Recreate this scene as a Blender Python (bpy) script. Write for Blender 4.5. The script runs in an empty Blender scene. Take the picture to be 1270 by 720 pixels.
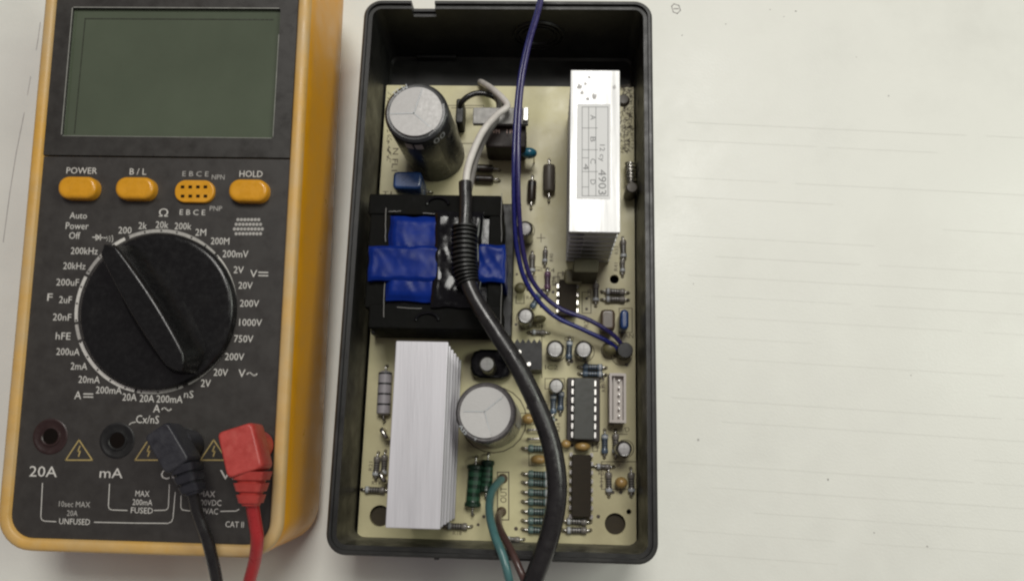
import bpy, bmesh, math, random
from mathutils import Matrix, Vector, noise
random.seed(7)
R = math.radians
S = bpy.context.scene
COL = S.collection

# ------------------------------------------------------------------ camera
F, CX, CY, NX, NY, H = 985.0, 635.0, 360.0, 670.0, 573.0, 255.0      # focal (px of a 1270 wide frame), centre, plumb point, height (mm)
dn = Vector((NX-CX, NY-CY, F)).normalized()
yv = Vector((0, -1, 0)); yv = (yv - dn*yv.dot(dn)).normalized()
xv = yv.cross(-dn)
Rc = Matrix(((xv[0], -xv[1], -xv[2]), (yv[0], -yv[1], -yv[2]), (-dn[0], dn[1], dn[2])))
cam = bpy.data.cameras.new('camera'); camo = bpy.data.objects.new('camera', cam); COL.objects.link(camo)
cam.sensor_width = 36; cam.lens = F/1270*36; cam.clip_start = 0.01; cam.clip_end = 50
camo.matrix_world = Matrix.Translation((0, 0, H*.001)) @ Rc.to_4x4()
S.camera = camo

# ------------------------------------------------------------------ light (indoor lamps) and exposure
w = bpy.data.worlds.new('World'); S.world = w; w.use_nodes = True
w.node_tree.nodes['Background'].inputs[0].default_value = (1.0, 0.89, 0.95, 1)
w.node_tree.nodes['Background'].inputs[1].default_value = 0.18
def area(name, loc, tgt, sx, sy, power, col):
    l = bpy.data.lights.new(name, 'AREA'); l.shape = 'RECTANGLE'; l.size = sx; l.size_y = sy; l.energy = power; l.color = col
    o = bpy.data.objects.new(name, l); COL.objects.link(o); o.location = loc
    o.rotation_euler = (Vector(tgt)-Vector(loc)).to_track_quat('-Z', 'Y').to_euler()
area('ceiling_lamp', (0.12, 0.66, 1.45), (0, 0.05, 0), 0.55, 0.50, 14.5, (1.0, 0.98, 0.93))
area('room_lamp', (0.72, 0.22, 0.80), (0, 0.05, 0), 0.45, 0.45, 4.2, (0.95, 1.0, 0.88))
S.view_settings.view_transform = 'Standard'; S.view_settings.look = 'None'
S.view_settings.exposure = 0.0; S.view_settings.gamma = 1
S.cycles.filter_width = 2.3
S.cycles.max_bounces = 8

# ------------------------------------------------------------------ pixel of the photo + height (mm) -> point of the place (mm)
def ray(px, py):
    r = Vector((px-CX, py-CY, F)); return Vector((r.dot(xv), r.dot(yv), -r.dot(dn)))
def at(px, py, z=10.0):
    r = ray(px, py); t = (H-z)/-r.z; return Vector((r.x*t, r.y*t, z))

# ------------------------------------------------------------------ materials
def lin(c): return tuple((v/12.92 if v <= .04045 else ((v+.055)/1.055)**2.4) for v in c)
def mat(name, c, rough=.5, metal=0., var=.12, scale=400., bump=0., bscale=1500., coat=0., spec=.5, rvar=.12, lo=None, lomix=0., loscale=150., stretch=None, trans=0., lor=(.5, .75)):
    m = bpy.data.materials.new(name); m.use_nodes = True; nt = m.node_tree; N = nt.nodes; L = nt.links
    b = N['Principled BSDF']; tc = N.new('ShaderNodeTexCoord'); mp = N.new('ShaderNodeMapping')
    L.new(tc.outputs['Object'], mp.inputs[0])
    if stretch: mp.inputs['Scale'].default_value = stretch
    nz = N.new('ShaderNodeTexNoise'); nz.inputs['Scale'].default_value = scale; nz.inputs['Detail'].default_value = 6; nz.inputs['Roughness'].default_value = .65
    L.new(mp.outputs[0], nz.inputs['Vector'])
    cr = N.new('ShaderNodeValToRGB'); c = tuple(c)
    cr.color_ramp.elements[0].position = .3; cr.color_ramp.elements[1].position = .7
    cr.color_ramp.elements[0].color = tuple(max(0, v*(1-var)) for v in c)+(1,)
    cr.color_ramp.elements[1].color = tuple(min(1, v*(1+var)) for v in c)+(1,)
    L.new(nz.outputs['Fac'], cr.inputs[0]); out = cr.outputs[0]
    if lo:
        n2 = N.new('ShaderNodeTexNoise'); n2.inputs['Scale'].default_value = loscale; n2.inputs['Detail'].default_value = 8; n2.inputs['Roughness'].default_value = .7
        L.new(mp.outputs[0], n2.inputs['Vector'])
        r2 = N.new('ShaderNodeValToRGB'); r2.color_ramp.elements[0].position = lor[0]; r2.color_ramp.elements[1].position = lor[1]
        r2.color_ramp.elements[0].color = (0, 0, 0, 1); r2.color_ramp.elements[1].color = (lomix,)*3+(1,)
        L.new(n2.outputs['Fac'], r2.inputs[0])
        mx = N.new('ShaderNodeMix'); mx.data_type = 'RGBA'; L.new(r2.outputs[0], mx.inputs[0]); L.new(out, mx.inputs[6]); mx.inputs[7].default_value = tuple(lo)+(1,)
        out = mx.outputs[2]
    L.new(out, b.inputs['Base Color'])
    mr = N.new('ShaderNodeMapRange'); mr.inputs['To Min'].default_value = max(.02, rough-rvar); mr.inputs['To Max'].default_value = min(1, rough+rvar)
    mr.inputs['From Min'].default_value = .3; mr.inputs['From Max'].default_value = .7
    L.new(nz.outputs['Fac'], mr.inputs[0]); L.new(mr.outputs[0], b.inputs['Roughness'])
    b.inputs['Metallic'].default_value = metal; b.inputs['Coat Weight'].default_value = coat; b.inputs['Coat Roughness'].default_value = .1
    b.inputs['Specular IOR Level'].default_value = spec
    if trans: b.inputs['Transmission Weight'].default_value = trans
    if bump:
        n3 = N.new('ShaderNodeTexNoise'); n3.inputs['Scale'].default_value = bscale; n3.inputs['Detail'].default_value = 4
        L.new(mp.outputs[0], n3.inputs['Vector'])
        bp = N.new('ShaderNodeBump'); bp.inputs['Strength'].default_value = bump; bp.inputs['Distance'].default_value = .0004
        L.new(n3.outputs['Fac'], bp.inputs['Height']); L.new(bp.outputs[0], b.inputs['Normal'])
    return m
DUST = (.30, .27, .22)
M = dict(
 table=mat('table_laminate', (.68, .68, .625), .42, var=.04, scale=30, bump=.10, bscale=1200, lo=(.60, .595, .545), lomix=.5, loscale=14),
 pencil=mat('pencil_mark', (.30, .28, .27), .7, var=.3),
 yellow=mat('yellow_rubber', (.72, .325, .006), .38, var=.06, scale=120, bump=.06, lo=(.60, .31, .03), lomix=.25, loscale=70),
 rim=mat('beige_yellow_rim', (.56, .31, .055), .46, var=.10, scale=150, bump=.08, lo=(.46, .345, .19), lomix=.8, loscale=24, lor=(.36, .62)),  # yellow with beige blotches mixed in by noise
 panel=mat('charcoal_panel', (.030, .027, .024), .46, var=.10, scale=250, bump=.08, bscale=5000, lo=(.045, .040, .036), lomix=.22, loscale=45),
 bezel=mat('bezel_plastic', (.026, .024, .021), .40, var=.15, scale=200, bump=.05, bscale=5000, lo=(.045, .04, .034), lomix=.3, loscale=60),
 lcd=mat('lcd_glass', (.070, .086, .056), .18, var=.10, scale=25, rvar=.05, coat=.5),
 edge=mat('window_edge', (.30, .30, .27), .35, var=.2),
 button=mat('orange_button', (.60, .275, .012), .30, var=.10, scale=300, bump=.04, lo=(.45, .25, .06), lomix=.35, loscale=200),
 white=mat('white_print', (.56, .54, .50), .6, var=.12, scale=1500),
 greyp=mat('grey_print', (.36, .345, .32), .6, var=.2, scale=1500),
 tan=mat('yellow_print', (.36, .27, .10), .6, var=.15),
 knob=mat('black_knob', (.006, .006, .006), .24, var=.25, scale=700, bump=.08, bscale=5000, lo=(.025, .024, .023), lomix=.25, loscale=160, spec=.40),
 jackr=mat('dark_red_jack', (.022, .009, .008), .4),
 standoff=mat('standoff_plastic', (.045, .036, .022), .6, var=.2, spec=.2),
 olived=mat('dusty_olive_body', (.060, .055, .032), .6, var=.2, spec=.2),
 tabm=mat('dull_tab', (.20, .195, .185), .5, .5, var=.2, scale=500),
 body=mat('dark_body', (.016, .010, .008), .5, var=.2, spec=.25),
 black=mat('black_plastic', (.010, .010, .010), .45, var=.2, scale=300, bump=.06, lo=(.03, .028, .024), lomix=.3, spec=.35),
 hole=mat('socket_hole', (.006, .004, .003), .8, spec=.08),
 plugk=mat('black_plug', (.016, .016, .021), .42, var=.2, scale=500, bump=.12, bscale=3000, lo=(.06, .06, .06), lomix=.3),
 plugr=mat('red_plug', (.38, .042, .034), .42, var=.12, scale=500, bump=.12, bscale=3000, lo=(.46, .13, .10), lomix=.5, loscale=120),
 cabr=mat('red_cable', (.34, .022, .024), .33, var=.1, bump=.05),
 cabk=mat('black_cable', (.012, .011, .011), .30, var=.3, scale=250, bump=.18, bscale=500, lo=(.035, .032, .03), lomix=.3),
 case=mat('black_case', (.013, .013, .012), .42, var=.2, scale=150, bump=.08, bscale=4000, lo=(.060, .058, .050), lomix=.40, loscale=60, spec=.40),  # grey dust mix, raised to stand in for haze over the black
 vent=mat('dusty_vent', (.16, .155, .14), .55, var=.4, scale=1500, lo=(.05, .05, .05), lomix=.8, loscale=900),
 pcb=mat('board_laminate', (.52, .475, .275), .45, var=.06, scale=90, bump=.03, lo=(.35, .305, .17), lomix=.5, loscale=40),
 silk=mat('brown_silkscreen', (.065, .045, .025), .6, var=.3, scale=2500),
 pad=mat('solder_pad', (.055, .040, .025), .5, var=.4, scale=2500),
 alu=mat('aluminium', (.50, .49, .515), .48, .35, var=.09, scale=420, rvar=.08, bump=.10, bscale=2500, stretch=(1, .05, 1), lo=(.42, .41, .43), lomix=.4, loscale=60),
 aluw=mat('bright_aluminium', (.50, .50, .495), .52, 1., var=.14, scale=300, rvar=.14, bump=.10, bscale=2500, stretch=(1, .06, 1), lo=(.33, .33, .33), lomix=.6, loscale=70),
 can=mat('capacitor_can', (.42, .41, .40), .55, .25, var=.06, scale=900, bump=.10, bscale=2500),
 sleeve=mat('black_sleeve', (.016, .017, .018), .32, var=.2, scale=300, coat=.1, bump=.05, bscale=600, spec=.4),
 sleeveg=mat('grey_sleeve', (.085, .078, .078), .28, var=.2, scale=300, coat=.3, bump=.05, bscale=600),
 slvs=mat('small_sleeve', (.030, .026, .018), .28, var=.3, scale=700, coat=.3),
 stripe=mat('grey_stripe', (.30, .29, .28), .4, var=.15),
 core=mat('ferrite_core', (.004, .004, .0035), .6, var=.3, scale=300, bump=.2, bscale=700, lo=(.011, .010, .008), lomix=.5, spec=.06),
 var=mat('black_varnish', (.003, .003, .004), .16, var=.3, bump=.15, bscale=250, spec=.3),
 tape=mat('blue_tape', (.002, .016, .15), .32, var=.3, scale=110, bump=.08, bscale=420, spec=.14),
 film=mat('blue_film_capacitor', (.020, .055, .17), .3, var=.2, coat=.4),
 brownf=mat('brown_film_capacitor', (.085, .060, .036), .35, var=.2, coat=.3),
 teal=mat('teal_disc', (.016, .13, .20), .28, var=.2, coat=.4),
 tanc=mat('tan_ceramic', (.34, .215, .07), .38, var=.2, scale=900, coat=.3),
 olive=mat('olive_disc', (.16, .145, .07), .45, var=.2),
 steel=mat('tinned_lead', (.60, .58, .54), .28, 1., var=.15, scale=900),
 chip=mat('chip_epoxy', (.036, .037, .031), .5, var=.15, scale=800, bump=.1, bscale=5000),
 chipb=mat('brown_chip_epoxy', (.030, .024, .017), .7, var=.2, scale=800, bump=.1, bscale=5000, spec=.12),
 socket=mat('chip_socket', (.022, .014, .010), .5),
 pin=mat('pin_metal', (.86, .84, .80), .38, .7, var=.05),
 conn=mat('white_connector', (.52, .48, .44), .45, var=.08, bump=.05),
 gind=mat('green_lacquer', (.007, .027, .014), .34, var=.25, scale=500, coat=.15),
 gband=mat('green_band', (.022, .075, .04), .35, var=.2),
 mauve=mat('mauve_resistor', (.33, .31, .325), .45, var=.1, scale=600),
 rdark=mat('resistor_band', (.010, .010, .010), .4),
 rpale=mat('resistor_band_pale', (.42, .44, .45), .35),
 rteal=mat('resistor_teal', (.10, .155, .145), .36, var=.15, coat=.3),
 rblue=mat('resistor_blue', (.085, .12, .165), .36, var=.15, coat=.3),
 rgrey=mat('resistor_grey', (.17, .155, .135), .36, var=.15, coat=.3),
 rpurp=mat('resistor_purple', (.15, .075, .13), .36, var=.15, coat=.3),
 dio=mat('diode_body', (.028, .020, .014), .36, var=.2, coat=.1, spec=.35),
 diog=mat('diode_grey', (.085, .073, .057), .5, var=.2),
 wirew=mat('white_wire', (.60, .57, .53), .42, var=.1, bump=.08, lo=(.42, .38, .34), lomix=.4),
 wireg=mat('grey_wire', (.16, .15, .14), .42, var=.1),
 purple=mat('purple_wire', (.011, .014, .125), .30, var=.12, coat=.15),
 violet=mat('violet_wire', (.022, .017, .095), .30, var=.12, coat=.15),
 tealw=mat('teal_wire', (.055, .135, .135), .34, var=.12),
 brownw=mat('brown_wire', (.065, .035, .03), .34, var=.12),
 sticker=mat('grey_sticker', (.66, .66, .65), .65, var=.05, scale=200),
 ink=mat('grey_ink', (.20, .20, .20), .6, var=.2),
 marker=mat('red_silver_print', (.50, .34, .30), .5),
)

# ------------------------------------------------------------------ mesh helpers (all in mm)
def rrect(w_, h_, r, n=4):
    r = min(r, w_/2-.001, h_/2-.001); pts = []
    for cx, cy, a0 in ((w_/2-r, h_/2-r, 0), (-w_/2+r, h_/2-r, 90), (-w_/2+r, -h_/2+r, 180), (w_/2-r, -h_/2+r, 270)):
        for k in range(n+1):
            a = R(a0+90*k/n); pts.append((cx+r*math.cos(a), cy+r*math.sin(a)))
    return pts
def circ(r, n=24, cx=0, cy=0): return [(cx+r*math.cos(2*math.pi*k/n), cy+r*math.sin(2*math.pi*k/n)) for k in range(n)]
def offset(poly, d):
    out = []; n = len(poly); P = []
    for p in poly:
        if not P or (abs(P[-1][0]-p[0])+abs(P[-1][1]-p[1])) > 1e-6: P.append(p)
    for i, p in enumerate(poly):
        a = poly[i-1]; b = poly[(i+1) % n]
        k = 1
        while abs(a[0]-p[0])+abs(a[1]-p[1]) < 1e-6: k += 1; a = poly[i-k]
        k = 1
        while abs(b[0]-p[0])+abs(b[1]-p[1]) < 1e-6: k += 1; b = poly[(i+k) % n]
        e1 = Vector((p[0]-a[0], p[1]-a[1])).normalized(); e2 = Vector((b[0]-p[0], b[1]-p[1])).normalized()
        n1 = Vector((e1.y, -e1.x)); n2 = Vector((e2.y, -e2.x)); m_ = n1+n2
        m_ = m_/max(.3, (1+n1.dot(n2)))
        out.append((p[0]+m_.x*d, p[1]+m_.y*d))
    return out
def smooth(pts, k=6):
    P = [Vector(p) for p in pts]; P = [2*P[0]-P[1]]+P+[2*P[-1]-P[-2]]; out = []
    for i in range(1, len(P)-2):
        a, b, c, d = P[i-1:i+3]
        for j in range(k):
            t = j/k
            out.append(.5*((2*b)+(c-a)*t+(2*a-5*b+4*c-d)*t*t+(3*b-a-3*c+d)*t**3))
    out.append(P[-2]); return out
class MB:
    def __init__(s, T=None): s.v = []; s.f = []; s.m = []; s.T = T or Matrix(); s.mi = 0
    def add(s, vs, fs, mi=None):
        o = len(s.v); s.v += [s.T @ Vector(p) for p in vs]; s.f += [tuple(i+o for i in f) for f in fs]; s.m += [s.mi if mi is None else mi]*len(fs)
    def loft(s, rings, cap0=True, cap1=True, mis=None, loop=False):
        n = len(rings[0]); vs = [p for r in rings for p in r]; m = len(rings)
        for k in range(m if loop else m-1):
            a = k*n; b = ((k+1) % m)*n
            o = len(s.v)
            if k == 0: s.v += [s.T @ Vector(p) for p in vs]; base = o
            mi = s.mi if mis is None else mis[k]
            for i in range(n):
                j = (i+1) % n
                s.f.append((base+a+i, base+a+j, base+b+j, base+b+i)); s.m.append(mi)
        if cap0 and not loop: s.f.append(tuple(base+i for i in reversed(range(n)))); s.m.append(s.mi if mis is None else mis[0])
        if cap1 and not loop: s.f.append(tuple(base+(m-1)*n+i for i in range(n))); s.m.append(s.mi if mis is None else mis[-1])
        return s
    def prism(s, poly, z0, z1, b=0., b0=0.):
        r = []
        if b0: r.append([(x, y, z0) for x, y in offset(poly, -b0)]); r.append([(x, y, z0+b0) for x, y in poly])
        else: r.append([(x, y, z0) for x, y in poly])
        if b:
            r.append([(x, y, z1-b) for x, y in poly]); r.append([(x, y, z1-b*.3) for x, y in offset(poly, -b*.3)]); r.append([(x, y, z1) for x, y in offset(poly, -b)]); r.append([(x, y, z1) for x, y in offset(poly, -b*1.3)])
        else: r.append([(x, y, z1) for x, y in poly])
        return s.loft(r)
    def bx(s, cx, cy, z0, z1, w_, h_, rot=0., b=0., r=.05, n=2):
        c, q = math.cos(R(rot)), math.sin(R(rot)); r = max(r, b*1.6)
        return s.prism([(cx+x*c-y*q, cy+x*q+y*c) for x, y in rrect(w_, h_, r, n)], z0, z1, b)
    def lathe(s, prof, n=24, mis=None, cap0=True, cap1=True):
        rings = [[(r*math.cos(2*math.pi*k/n), r*math.sin(2*math.pi*k/n), z) for k in range(n)] for r, z in prof]
        return s.loft(rings, cap0, cap1, mis)
    def tube(s, pts, rad, n=10, mis=None):
        P = [Vector(p) for p in pts]; rings = []; nrm = None
        for i, p in enumerate(P):
            t = (P[min(i+1, len(P)-1)]-P[max(i-1, 0)]).normalized()
            if nrm is None:
                nrm = t.cross(Vector((0, 0, 1)));
                if nrm.length < .05: nrm = t.cross(Vector((1, 0, 0)))
            nrm = (nrm - t*nrm.dot(t)).normalized(); bn = t.cross(nrm)
            r = rad[min(i, len(rad)-1)] if isinstance(rad, (list, tuple)) else rad
            rings.append([p+nrm*(r*math.cos(2*math.pi*k/n))+bn*(r*math.sin(2*math.pi*k/n)) for k in range(n)])
        return s.loft(rings, mis=mis)
    def line(s, a, b, wd, z, z1=None):
        a = Vector(a[:2]); b = Vector(b[:2]); d = (b-a).normalized()*wd/2; q = Vector((-d.y, d.x))
        pts = [a-d-q, b+d-q, b+d+q, a-d+q]
        s.add([(p.x, p.y, z) for p in pts], [(0, 1, 2, 3)])
    def poly(s, pts, z): s.add([(x, y, z) for x, y in pts], [tuple(range(len(pts)))])

WM = {}
def mesh(mb, mats, name, sm=24, ctr=None):
    me = bpy.data.meshes.new(name); c = ctr or Vector()
    me.from_pydata([((p-c)*.001)[:] for p in mb.v], [], mb.f)
    for m_ in (mats if isinstance(mats, (list, tuple)) else [mats]): me.materials.append(M[m_])
    me.polygons.foreach_set('material_index', mb.m)
    bm = bmesh.new(); bm.from_mesh(me); bmesh.ops.recalc_face_normals(bm, faces=bm.faces); bm.to_mesh(me); bm.free()
    me.shade_smooth(); me.set_sharp_from_angle(angle=R(sm))
    return me
def link(name, data, Mw, parent=None, label=None, cat=None, group=None, kind=None):
    o = bpy.data.objects.new(name, data); COL.objects.link(o)
    Mm = Mw.copy(); Mm.translation = Mw.translation*.001; WM[o.name] = Mm
    if parent: o.parent = parent; o.matrix_basis = WM[parent.name].inverted() @ Mm
    else: o.matrix_basis = Mm
    if label: o['label'] = label
    if cat: o['category'] = cat
    if group: o['group'] = group
    if kind: o['kind'] = kind
    return o
def obj(name, mb, mats, parent=None, sm=24, **k):
    lo = [min(p[i] for p in mb.v) for i in range(3)]; hi = [max(p[i] for p in mb.v) for i in range(3)]
    c = Vector(((lo[0]+hi[0])/2, (lo[1]+hi[1])/2, lo[2]))
    return link(name, mesh(mb, mats, name, sm, c), Matrix.Translation(c), parent, **k)
def root(name, loc, **k): return link(name, None, Matrix.Translation(Vector(loc)), **k)

TEXTS = {}
def glyphs(s):                                                       # outline of a string as (verts 2D, faces), box normalised later
    if s in TEXTS: return TEXTS[s]
    cu = bpy.data.curves.new('t', 'FONT'); cu.body = s; cu.resolution_u = 2
    o = bpy.data.objects.new('t', cu); COL.objects.link(o)
    dg = bpy.context.evaluated_depsgraph_get(); me = bpy.data.meshes.new_from_object(o.evaluated_get(dg))
    vs = [(v.co.x, v.co.y) for v in me.vertices]; fs = [tuple(p.vertices) for p in me.polygons]
    bpy.data.meshes.remove(me); bpy.data.objects.remove(o); bpy.data.curves.remove(cu)
    TEXTS[s] = (vs, fs); return TEXTS[s]
def fit(s, w_, h_):
    vs, fs = glyphs(s)
    x0, x1 = min(v[0] for v in vs), max(v[0] for v in vs); y0, y1 = min(v[1] for v in vs), max(v[1] for v in vs)
    kx = w_/(x1-x0); ky = h_/(y1-y0) if y1 > y0 else kx
    return [((x-(x0+x1)/2)*kx, (y-(y0+y1)/2)*ky) for x, y in vs], fs
def text(s, T, w_, h_, m_, parent, name='lettering', mb=None):
    vs, fs = fit(s, w_, h_); b = mb or MB(T)
    if mb: b.T = T
    b.add([(x, y, 0) for x, y in vs], fs)
    if not mb: return obj(name, b, m_, parent)
def plate(outer, holes, z0, z1, T):                                   # a sheet with real holes through it
    cu = bpy.data.curves.new('p', 'CURVE'); cu.dimensions = '2D'; cu.fill_mode = 'BOTH'; cu.extrude = (z1-z0)/2
    for poly in [outer]+holes:
        sp = cu.splines.new('POLY'); sp.points.add(len(poly)-1); sp.use_cyclic_u = True
        for p, q in zip(sp.points, poly): p.co = (q[0], q[1], 0, 1)
    o = bpy.data.objects.new('p', cu); COL.objects.link(o)
    dg = bpy.context.evaluated_depsgraph_get(); me = bpy.data.meshes.new_from_object(o.evaluated_get(dg))
    b = MB(T); b.add([(v.co.x, v.co.y, v.co.z+(z0+z1)/2) for v in me.vertices], [tuple(p.vertices) for p in me.polygons])
    bpy.data.meshes.remove(me); bpy.data.objects.remove(o); bpy.data.curves.remove(cu)
    bm = bmesh.new()
    return b
def rz(a): return Matrix.Rotation(R(a), 4, 'Z')
def tr(v): return Matrix.Translation(Vector(v))

# ================================================================== table
t = MB(); t.add([(-900, -700, 0), (900, -700, 0), (900, 800, 0), (-900, 800, 0), (-900, -700, -25), (900, -700, -25), (900, 800, -25), (-900, 800, -25)],
    [(0, 1, 2, 3), (4, 7, 6, 5), (0, 4, 5, 1), (1, 5, 6, 2), (2, 6, 7, 3), (3, 7, 4, 0)])
table = obj('table_top', t, 'table', kind='structure', label='white laminate table top with faint pencil marks')
mk = MB()
def stroke(mb, pts, wd, z):
    q = [at(x, y, z) for x, y in pts]
    for a, b in zip(q, q[1:]): mb.line(a, b, wd, z)
stroke(mk, [(50, 28), (47, 50), (45, 62)], .22, .05); stroke(mk, [(30, 140), (25, 165), (20, 190), (12, 240), (4, 300)], .22, .05); stroke(mk, [(38, 95), (34, 118)], .18, .05)
stroke(mk, [(833, 8), (835, 15), (840, 17), (844, 13), (842, 7), (836, 5), (833, 8)], .3, .05); stroke(mk, [(836, 11), (841, 11)], .4, .05)
obj('pencil_mark', mk, 'pencil', table)
mk = MB()
for px, py, r_ in ((900, 30, .35), (955, 12, .3), (987, 14, .4), (972, 21, .25), (846, 44, .3), (1027, 594, .45), (1084, 660, .3), (860, 352, .25), (1150, 677, .4), (1062, 71, .25), (1102, 119, .3), (1130, 465, .25), (866, 545, .5)):
    p = at(px, py, 0); mk.poly([(p.x+r_*random.uniform(.5, 1.1)*math.cos(k*.79), p.y+r_*random.uniform(.4, 1)*math.sin(k*.79)) for k in range(8)], .05)
M['speck'] = mat('grey_speck', (.34, .33, .31), .7, var=.3)
obj('grime_speck', mk, 'speck', table, kind='stuff')
M['faint'] = mat('faint_ruling', (.60, .595, .548), .5, var=.05, scale=60)
A0 = at(822, 150, 0); A1 = at(1270, 171, 0); dr = (A1-A0).normalized(); nr = Vector((dr.y, -dr.x, 0))
mk = MB()
for k in range(30):
    x = random.uniform(0, 25)
    while x < 330:
        L_ = random.uniform(25, 110); p = A0+nr*(k*6.7+random.uniform(-.08, .08))+dr*x
        if random.random() < (.4 if k < 7 else .8): mk.line(p, p+dr*L_+nr*random.uniform(-.12, .12), random.uniform(.08, .17), .04)
        x += L_+random.uniform(0, 9)
obj('faint_ruling', mk, 'faint', table, kind='stuff')

# ================================================================== multimeter
PH = -1.1; sl = math.atan(15/146.)
Fm = tr((-108, -15, 35)) @ rz(PH) @ Matrix.Rotation(sl, 4, 'X')       # face frame: u right, v up, n out of the face
Fi = Fm.inverted(); Fr = Fi.to_3x3()
def uv(px, py, h=0.):
    o = Fi @ Vector((0, 0, H)); d = Fr @ ray(px, py); k = (h-o.z)/d.z; return (o.x+d.x*k, o.y+d.y*k)
def FT(px, py, h=0.05, rot=0): x, y = uv(px, py, h); return Fm @ tr((x, y, h)) @ rz(rot)
PXM = (uv(243, 385)[0]-uv(143, 385)[0])/100                                                           # mm on the face per pixel
meter = root('multimeter', (-108, 55, 0), label='yellow digital multimeter with charcoal face and black rotary dial', cat='multimeter')
bl = uv(14, 640); br = uv(336, 640); tl = uv(71, 0); tr_ = uv(371, 0)
uL = (bl[0]+tl[0])/2; uR = (br[0]+tr_[0])/2; vB = uv(170, 671)[1]; vT = uv(220, 0)[1]+22
def shifted(poly, x, y): return [(a+x, b+y) for a, b in poly]
PW, PHt = uR-uL, vT-vB; pc = ((uL+uR)/2, (vB+vT)/2)
pan = shifted(rrect(PW, PHt, 6.5, 8), *pc)
b = MB(Fm); rings = []
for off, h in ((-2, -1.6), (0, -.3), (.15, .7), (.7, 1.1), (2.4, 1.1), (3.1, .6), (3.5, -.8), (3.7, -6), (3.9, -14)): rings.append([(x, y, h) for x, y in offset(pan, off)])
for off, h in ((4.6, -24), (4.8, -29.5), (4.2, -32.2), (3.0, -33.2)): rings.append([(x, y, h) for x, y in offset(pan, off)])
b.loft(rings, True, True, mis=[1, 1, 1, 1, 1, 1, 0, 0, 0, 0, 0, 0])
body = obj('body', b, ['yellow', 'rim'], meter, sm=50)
b = MB(Fm)                                                            # tilt stand folded out of the back, carrying the top end
c_ = (uL+uR)/2; hz_ = -33.0
pz = Fm @ Vector((c_, vT-40, hz_))
b.T = tr((pz.x, pz.y, 0)) @ rz(PH); b.bx(0, 0, .1, pz.z+.6, 52, 3.0, b=.3, r=.6); obj('tilt_stand', b, 'yellow', meter)
# control panel + display frame
vS = uv(200, 195)[1]
cyl = [(x, y) for x, y in pan]
lowp = [p for p in offset(pan, -.15)]
def clip_poly(poly, v, keep_below):
    out = []; n = len(poly)
    for i in range(n):
        p, q = poly[i], poly[(i+1) % n]; a = (p[1] <= v) == keep_below; c = (q[1] <= v) == keep_below
        if a: out.append(p)
        if a != c: k = (v-p[1])/(q[1]-p[1]); out.append((p[0]+(q[0]-p[0])*k, v))
    return out
low = clip_poly(lowp, vS-.2, True); up = clip_poly(lowp, vS+.2, False)
panel = obj('control_panel', MB(Fm).prism(low, -1.2, 0), 'panel', meter)
win = [uv(76, 169), uv(339, 172), uv(349, 11), uv(91, 11)]
wu0 = (win[0][0]+win[3][0])/2; wu1 = (win[1][0]+win[2][0])/2; wv0 = (win[0][1]+win[1][1])/2; wv1 = win[2][1]
WN = shifted(rrect(wu1-wu0, wv1-wv0, .8, 3), (wu0+wu1)/2, (wv0+wv1)/2)
bez = obj('display_frame', plate(up, [WN], -1.2, .35, Fm), 'bezel', meter)
b = MB(Fm); b.prism(shifted(rrect(wu1-wu0+3, wv1-wv0+3, .5), (wu0+wu1)/2, (wv0+wv1)/2), -1.15, -.75)
lcd = obj('display_screen', b, 'lcd', meter)
b = MB(Fm)
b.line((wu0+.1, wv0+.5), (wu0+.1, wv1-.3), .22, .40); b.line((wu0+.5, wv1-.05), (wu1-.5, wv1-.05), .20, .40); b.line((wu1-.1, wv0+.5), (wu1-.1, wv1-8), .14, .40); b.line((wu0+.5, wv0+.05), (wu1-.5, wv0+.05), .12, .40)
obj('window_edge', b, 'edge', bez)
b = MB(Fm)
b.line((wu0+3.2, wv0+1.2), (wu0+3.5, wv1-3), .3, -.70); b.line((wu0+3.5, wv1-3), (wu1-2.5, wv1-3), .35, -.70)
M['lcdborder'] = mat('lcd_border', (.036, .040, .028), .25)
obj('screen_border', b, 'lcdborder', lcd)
# buttons
def pill(mb, px, py, wpx, hpx, h0, h1, bev):
    x, y = uv(px, py, h1); mb.prism(shifted(rrect(wpx*PXM, hpx*PXM, hpx*PXM*.46, 7), x, y), h0, h1, bev)
for nm, px, py, lab in (('power_button', 94.6, 232, 'orange oval power button'), ('backlight_button', 165.8, 232.7, 'orange oval B/L button'), ('hold_button', 306.8, 235.6, 'orange oval hold button')):
    b = MB(Fm); pill(b, px, py, 48, 28, -.5, 3.0, .9); obj(nm, b, 'button', meter, sm=60, label=lab)
    b = MB(Fm); x, y = uv(px, py, 3); 
b = MB(Fm); pill(b, 240.7, 237, 49, 28, -.5, 1.2, .3); sock = obj('transistor_socket', b, 'button', meter, sm=50, label='orange oval transistor socket with eight pin holes')
for py in (231.8, 243.2):
    for px in (226.5, 236, 245.5, 254.8):
        b = MB(Fm); x, y = uv(px, py, 1.2); b.bx(x, y, 1.21, 1.24, 1.05, .85, r=.1); obj('pin_hole', b, 'hole', sock)
# buzzer grille
b = MB(Fm)
for r_ in range(4):
    for k in range((7, 8, 9, 8)[r_]):
        px = 308 + (k-((7, 8, 9, 8)[r_]-1)/2)*4.3; py = 272.3 + r_*5.8
        x, y = uv(px, py, .05); b.poly([(x+.55*math.cos(a*math.pi/3)*.9, y+.5*math.sin(a*math.pi/3)) for a in range(6)], .05+.001*r_)
obj('buzzer_grille', b, 'greyp', meter)
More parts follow.
